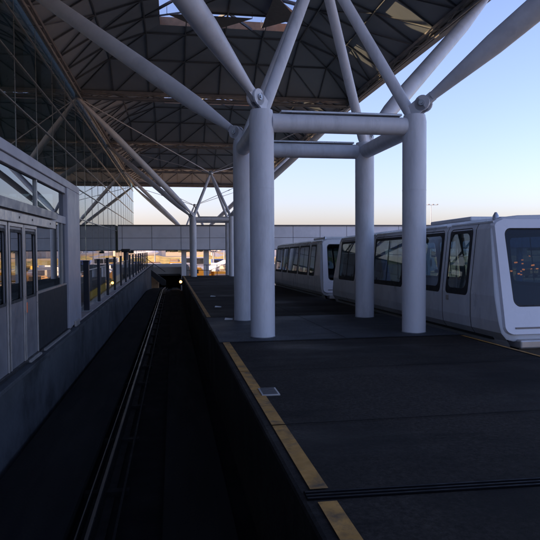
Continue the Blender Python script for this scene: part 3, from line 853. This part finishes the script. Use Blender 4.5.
def hangar(x, y, w, d, h, rz, lb, m='hangar', n=4):
    t = thing('hangar', lb, 'building', (x, y, -3.9), None, rz)
    b = MB(); b.box(-w / 2, w / 2, 0, d, 0, h); b.build('wall', M[m], t)
    b = MB(); b.prism([(-w / 2 - .5, h), (w / 2 + .5, h), (w / 2 + .5, h + .4), (0, h + 2.4), (-w / 2 - .5, h + .4)], 'y', -.5, d + .5); b.build('roof', M['hroof'], t)
    for k in range(n):
        a = -w / 2 + (k + .15) * w / n; c = -w / 2 + (k + .85) * w / n
        b = MB(); b.box(a, c, -.15, -.01, 0, h * .55); b.build('door', M['hroof' if k % 2 else 'white'], t)
    b = MB()
    for k in range(n * 3): 
        a = -w / 2 + (k + .2) * w / (n * 3); c = -w / 2 + (k + .8) * w / (n * 3)
        b.box(a, c, -.12, -.01, h * .68, h * .85)
    b.build('window_band', M['vglass'], t)
hangar(-40, 420, 70, 30, 9, .0, 'wide pale hangar far off, leftmost of the hangars')
hangar(55, 380, 60, 30, 8, -.05, 'pale hangar far beyond the middle roof support')
hangar(170, 330, 80, 30, 10, -.2, 'large pale hangar far off to the right, behind the train')
hangar(240, 200, 60, 25, 9, -.8, 'pale terminal pier far to the right of the train')
hangar(150, 90, 46, 20, 7, -1.2, 'low sunlit depot to the right behind the front car')

def airliner(x, y, rz, lb, s=1.0):
    t = thing('airliner', lb, 'aeroplane', (x, y, -3.9), 'parked aeroplanes', rz)
    t.scale = (s, s, s)
    b = MB(); b.tube((0, -18, 3.6), (0, 18, 3.9), 2, 24, prof=[(0, .15), (.03, 1.0), (.09, 1.75), (.16, 2.0), (.7, 2.0), (.86, 1.3), (1, .3)]); b.build('fuselage', M['jet'], t)
    for s_ in (-1, 1):
        b = MB(); b.add([(s_ * 1.5, -4, 3), (s_ * 1.5, 3, 3), (s_ * 17, 7.5, 4.3), (s_ * 17, 5.7, 4.3), (s_ * 1.5, -4, 3.4), (s_ * 1.5, 3, 3.3), (s_ * 17, 7.5, 4.4), (s_ * 17, 5.7, 4.4)],
              [(0, 1, 2, 3), (4, 7, 6, 5), (0, 4, 5, 1), (1, 5, 6, 2), (2, 6, 7, 3), (3, 7, 4, 0)]); b.build('wing', M['jet'], t)
        b = MB(); b.tube((s_ * 5.5, -4.5, 2.1), (s_ * 5.5, -.8, 2.1), 1, 16, prof=[(0, .85), (.2, 1.05), (.8, .9), (1, .6)]); b.build('engine', M['blue'], t)
        b = MB(); b.add([(s_ * .6, 14.5, 4.4), (s_ * .6, 17, 4.4), (s_ * 6, 18.4, 4.8), (s_ * 6, 17.2, 4.8), (s_ * .6, 14.5, 4.6), (s_ * .6, 17, 4.6), (s_ * 6, 18.4, 4.9), (s_ * 6, 17.2, 4.9)],
              [(0, 1, 2, 3), (4, 7, 6, 5), (0, 4, 5, 1), (1, 5, 6, 2), (2, 6, 7, 3), (3, 7, 4, 0)]); b.build('tailplane', M['jet'], t)
        b = MB(); b.tube((s_ * 2.6, 1.5, .55), (s_ * 3.1, 1.5, .55), .55, 14); b.tube((s_ * 2.85, 1.5, .6), (s_ * 2.6, 1.2, 2.9), .15, 8); b.build('landing_gear', M['rubber'], t)
    b = MB(); b.tube((-.2, -14, .4), (.2, -14, .4), .4, 14); b.tube((0, -14, .5), (0, -14, 2.4), .12, 8); b.build('landing_gear', M['rubber'], t)
    b = MB(); b.prism([(12, 5.2), (17.5, 5.0), (18.8, 10.8), (16.8, 10.8)], 'x', -.15, .15); b.build('tail_fin', M['blue'], t)
    b = MB()
    for k in range(22): 
        for s_ in (-1, 1): b.box(s_ * 1.99 - .02, s_ * 1.99 + .02, -11 + k * .95, -10.6 + k * .95, 4.0, 4.4)
    b.build('window_row', M['vglass'], t)
airliner(-24, 330, 1.2, 'white parked airliner far off, left of the track line')
airliner(34, 300, 2.3, 'white parked airliner far off beyond the far roof support')
airliner(110, 240, 1.4, 'white parked airliner far off to the right of the deck')

def van(x, y, rz, lb, m='white', kind='van', L=5.2, H=2.3, W=2.0):
    t = thing('parked_van', lb, kind, (x, y, -3.9), 'vehicles on the apron', rz)
    b = MB(); b.prism([(-L / 2, .4), (L / 2, .4), (L / 2, 1.2), (L / 2 - .9, 1.35), (L / 2 - 1.7, H), (-L / 2, H)], 'y', -W / 2, W / 2); b.build('body', M[m], t, bevel=.06)
    for s_ in (-1, 1):
      for a, c in ((-L / 2 + .3, -.5), (-.3, L / 2 - 2.1)):
        b = MB(); b.box(a, c, s_ * W / 2 - .01 if s_ > 0 else -W / 2 - .02, s_ * W / 2 + .02 if s_ > 0 else -W / 2 + .01, 1.35, H - .3)
        b.build('side_window', M['vglass'], t)
    b = MB(); b.add([(L / 2 - .95, -W / 2 + .1, 1.40), (L / 2 - .95, W / 2 - .1, 1.40), (L / 2 - 1.60, W / 2 - .1, H - .08), (L / 2 - 1.60, -W / 2 + .1, H - .08)], [(0, 1, 2, 3)]); b.build('windscreen', M['vglass'], t)
    for sx in (-1, 1):
        for sy in (-1, 1):
            b = MB(); b.tube((sx * (L / 2 - 1), sy * (W / 2) - .12, .38), (sx * (L / 2 - 1), sy * (W / 2) + .12, .38), .38, 14); b.build('wheel', M['rubber'], t)
van(3.6, 98, .1, 'yellow airport van on the apron just right of the track', 'ylw')
van(-3.5, 130, .3, 'white van on the apron left of the track axis')
van(-11, 150, .1, 'white van farther left on the sunlit apron')
van(2.0, 142, -.2, 'yellow service van beyond the tunnel headwall', 'ylw')
van(11, 128, .4, 'white van right of the pale canopy')
van(6.2, 158, .0, 'white truck on the apron straight ahead between bridge piers', 'white', 'truck', 8, 3.2, 2.4)
van(24, 120, .6, 'yellow van on the apron right of the deck end', 'ylw')
van(36, 135, -.3, 'white van far right of the deck end')
van(52, 118, .2, 'white truck parked to the right beyond the second train car', 'white', 'truck', 8, 3.2, 2.4)
van(-16, 176, .5, 'blue van on the far taxiway edge at left', 'blue')
van(14, 176, .1, 'blue van on the far taxiway edge at right', 'blue')
for i, (x, y) in enumerate(((9.5, 92), (12.6, 92.5), (15.7, 93), (60, 95), (64, 96))):
    van(x, y, 1.57, ('first', 'second', 'third', 'fourth', 'fifth')[i] + ' parked ochre apron car counting from the track', 'ochre', 'car', 4.3, 1.5, 1.8)

def box_unit(x, y, rz, m, lb, L, W, H, nm='cargo_container', cat='container', g='cargo containers on the apron'):
    t = thing(nm, lb, cat, (x, y, -3.9), g, rz)
    b = MB(); b.prism([(-L / 2, .35), (L / 2, .35), (L / 2 + .0, H * .8), (L / 2 - .3, H), (-L / 2, H)], 'y', -W / 2, W / 2); b.build('body', M[m], t, bevel=.03)
    b = MB(); b.box(-L / 2 + .1, L / 2 - .1, -W / 2 - .03, -W / 2 - .005, .5, H * .75); b.build('side_panel', M['alu'], t)
    b = MB(); b.box(-L / 2, L / 2, -W / 2, W / 2, .22, .34); b.build('base', M['dark'], t)
    return t
rq = random.Random(21)
cols_ = ['white', 'ylw', 'ochre', 'hangar', 'jet', 'blue', 'white', 'ochre']
words_ = {'white': 'white', 'ylw': 'yellow', 'ochre': 'ochre', 'hangar': 'beige', 'jet': 'pale grey', 'blue': 'blue'}
spots = []
for i in range(40):
    y = rq.uniform(96, 215); x = rq.uniform(-.16, .16) * y + rq.choice([0, 0, .12 * y, .3 * y])
    spots.append((cols_[i % 8], y, x))
spots.sort(); rank = {}
RK = ['nearest', 'second nearest', 'third nearest', 'fourth nearest', 'fifth nearest', 'sixth nearest', 'seventh nearest', 'eighth nearest', 'ninth nearest', 'tenth nearest']
for m_, y, x in spots:
    k = rank.get(m_, 0); rank[m_] = k + 1
    box_unit(x, y, rq.uniform(-.6, .6), m_, f'{RK[k]} of the small {words_[m_]} cargo containers on the sunlit apron', rq.uniform(1.6, 4.5), rq.uniform(1.4, 2.4), rq.uniform(1.2, 2.6),
             g=f'{words_[m_]} cargo containers on the apron')
# pale pitched canopy
t = thing('pale_canopy', 'pale blue white pitched canopy on the apron beyond the deck end', 'canopy', (7.6, 101, -3.9), None, .15)
b = MB()
b.add([(-2.6, -3, 1.5), (-2.6, 3, 1.5), (1.8, 3, 3.3), (1.8, -3, 3.3), (3.6, 3, 2.3), (3.6, -3, 2.3),
       (-2.6, -3, 1.6), (-2.6, 3, 1.6), (1.8, 3, 3.4), (1.8, -3, 3.4), (3.6, 3, 2.4), (3.6, -3, 2.4)],
      [(0, 1, 2, 3), (3, 2, 4, 5), (6, 9, 8, 7), (9, 11, 10, 8), (0, 3, 9, 6), (3, 5, 11, 9), (1, 7, 8, 2), (2, 8, 10, 4), (0, 6, 7, 1), (5, 4, 10, 11)])
b.build('roof', M['jet'], t)
for x, z in ((-2.4, 1.55), (1.8, 3.25), (3.4, 2.4)):
    for y in (-2.8, 2.8):
        b = MB(); b.tube((x, y, 0), (x, y, z), .08, 8); b.build('leg', M['steel'], t)
# barrier rails on the apron and a deck-end railing
t = thing('deck_railing', 'thin dark railing across the far end of the deck', 'railing', (0, YE - .15, dz(YE)))
b = MB()
for z in (.45, .9): b.tube((EX0 + .4, 0, z), (EX1 - .05, 0, z), .02, 8)
b.build('rail', M['post'], t)
for k in range(6):
    b = MB(); b.tube((EX0 + .4 + k * .85, 0, 0), (EX0 + .4 + k * .85, 0, .92), .025, 8); b.build('post', M['post'], t)

def mast(x, y, h, lb, arm=1.7):
    t = thing('light_mast', lb, 'light mast', (x, y, -3.9), 'apron light masts')
    b = MB(); b.tube((0, 0, 0), (0, 0, h), .2, 10, prof=[(0, .24), (1, .10)]); b.build('pole', M['steel'], t)
    b = MB(); b.bar((-arm, 0, h), (arm, 0, h), .12, .12); b.build('crossarm', M['steel'], t)
    for k in (-1, -.35, .35, 1):
        b = MB(); b.box(arm * k - .3, arm * k + .3, -.25, .2, h + .061, h + .34); b.build('floodlight', M['alu'], t)
mast(91.9, 200, 20.6, 'thin tall light mast rising above the roof of the nearest train car', 2.4)
mast(13.2, 152, 5.2, 'short light mast seen between the far columns', .8)
mast(9.6, 140, 4.6, 'short light mast just left of the far right columns', .7)
mast(-9.5, 160, 5.4, 'short light mast on the apron left of the track', .8)
mast(-5.5, 190, 5.6, 'short light mast standing at the taxiway left of the track', .8)

# far woodland
rnd = random.Random(11); b = MB()
for k in range(1500):
    a = rnd.uniform(-.7, 1.5); d = rnd.uniform(900, 1300)
    cx, cy = math.sin(a) * d, math.cos(a) * d
    h = rnd.uniform(5, 12); r = rnd.uniform(6, 14)
    for q in range(7):
        px, py, pz = cx + rnd.gauss(0, r * .5), cy + rnd.gauss(0, r * .5), -3.9 + rnd.uniform(.2, 1) * h
        s_ = rnd.uniform(2, 5)
        v1 = Vector((rnd.gauss(0, 1), rnd.gauss(0, 1), rnd.gauss(0, 1))).normalized() * s_; v2 = v1.orthogonal().normalized() * s_
        c_ = Vector((px, py, pz)); n_ = v1.cross(v2).normalized() * s_ * .7
        b.add([c_ - v1, c_ + v2, c_ + v1, c_ - v2, c_ + n_, c_ - n_], [(0, 1, 4), (1, 2, 4), (2, 3, 4), (3, 0, 4), (1, 0, 5), (2, 1, 5), (3, 2, 5), (0, 3, 5)])
o = b.build('far_woodland', M['leaf'], fix=False); tag(o, 'low dark line of woodland along the far horizon', 'woodland', kind='stuff')

# ------------------------------------------------------------------ light
SUN_EL, SUN_AZ = 19.0, 277.0      # azimuth clockwise from +Y: from the left, over the terminal
w = bpy.data.worlds.new('World'); S.world = w; w.use_nodes = True
nt = w.node_tree; nt.nodes.clear()
sky = nt.nodes.new('ShaderNodeTexSky'); sky.sky_type = 'NISHITA'; sky.sun_disc = False
sky.sun_elevation = math.radians(SUN_EL); sky.sun_rotation = math.radians(SUN_AZ)
sky.air_density = 1.0; sky.dust_density = 2.0; sky.ozone_density = 3
bg = nt.nodes.new('ShaderNodeBackground'); bg.inputs['Strength'].default_value = .15
wo = nt.nodes.new('ShaderNodeOutputWorld')
wb = nt.nodes.new('ShaderNodeMix'); wb.data_type = 'RGBA'; wb.blend_type = 'MULTIPLY'; wb.inputs[0].default_value = 1
wb.inputs[7].default_value = (1.17, .955, 1.07, 1)       # the camera's cool white balance
nt.links.new(sky.outputs[0], wb.inputs[6]); nt.links.new(wb.outputs[2], bg.inputs['Color']); nt.links.new(bg.outputs[0], wo.inputs['Surface'])
ld = bpy.data.lights.new('sun', 'SUN'); ld.energy = 4.6; ld.angle = math.radians(.53); ld.color = (1, .66, .34)
lo = bpy.data.objects.new('sun', ld); COL.objects.link(lo)
el, az = math.radians(SUN_EL), math.radians(SUN_AZ)
sd = Vector((math.sin(az) * math.cos(el), math.cos(az) * math.cos(el), math.sin(el)))
lo.rotation_euler = (-sd).to_track_quat('-Z', 'Y').to_euler(); lo.location = sd * 100

# ------------------------------------------------------------------ camera
F, YAW, PIT, ROLL, H = 588.667, .1640, -.03682, .0062, 1.4941
cd = bpy.data.cameras.new('camera'); cam = bpy.data.objects.new('camera', cd); COL.objects.link(cam)
cd.sensor_width = 36; cd.lens = F / 540 * 36; cd.clip_end = 8000; cd.clip_start = .05
fw = Vector((math.sin(YAW) * math.cos(PIT), math.cos(YAW) * math.cos(PIT), math.sin(PIT)))
rt = Vector((math.cos(YAW), -math.sin(YAW), 0)); up = rt.cross(fw)
rt2 = rt * math.cos(ROLL) - up * math.sin(ROLL); up2 = up * math.cos(ROLL) + rt * math.sin(ROLL)
mw = Matrix((rt2, up2, -fw)).transposed().to_4x4(); mw.translation = (0, 0, H)
cam.matrix_world = mw
S.camera = cam
S.view_settings.view_transform = 'Standard'; S.view_settings.look = 'None'
S.view_settings.exposure = 1.14; S.view_settings.gamma = 1; S.view_settings.use_curve_mapping = False
S.cycles.max_bounces = 10; S.cycles.glossy_bounces = 5; S.cycles.transparent_max_bounces = 24; S.cycles.diffuse_bounces = 5
S.cycles.use_denoising = True
S.cycles.sample_clamp_indirect = 6
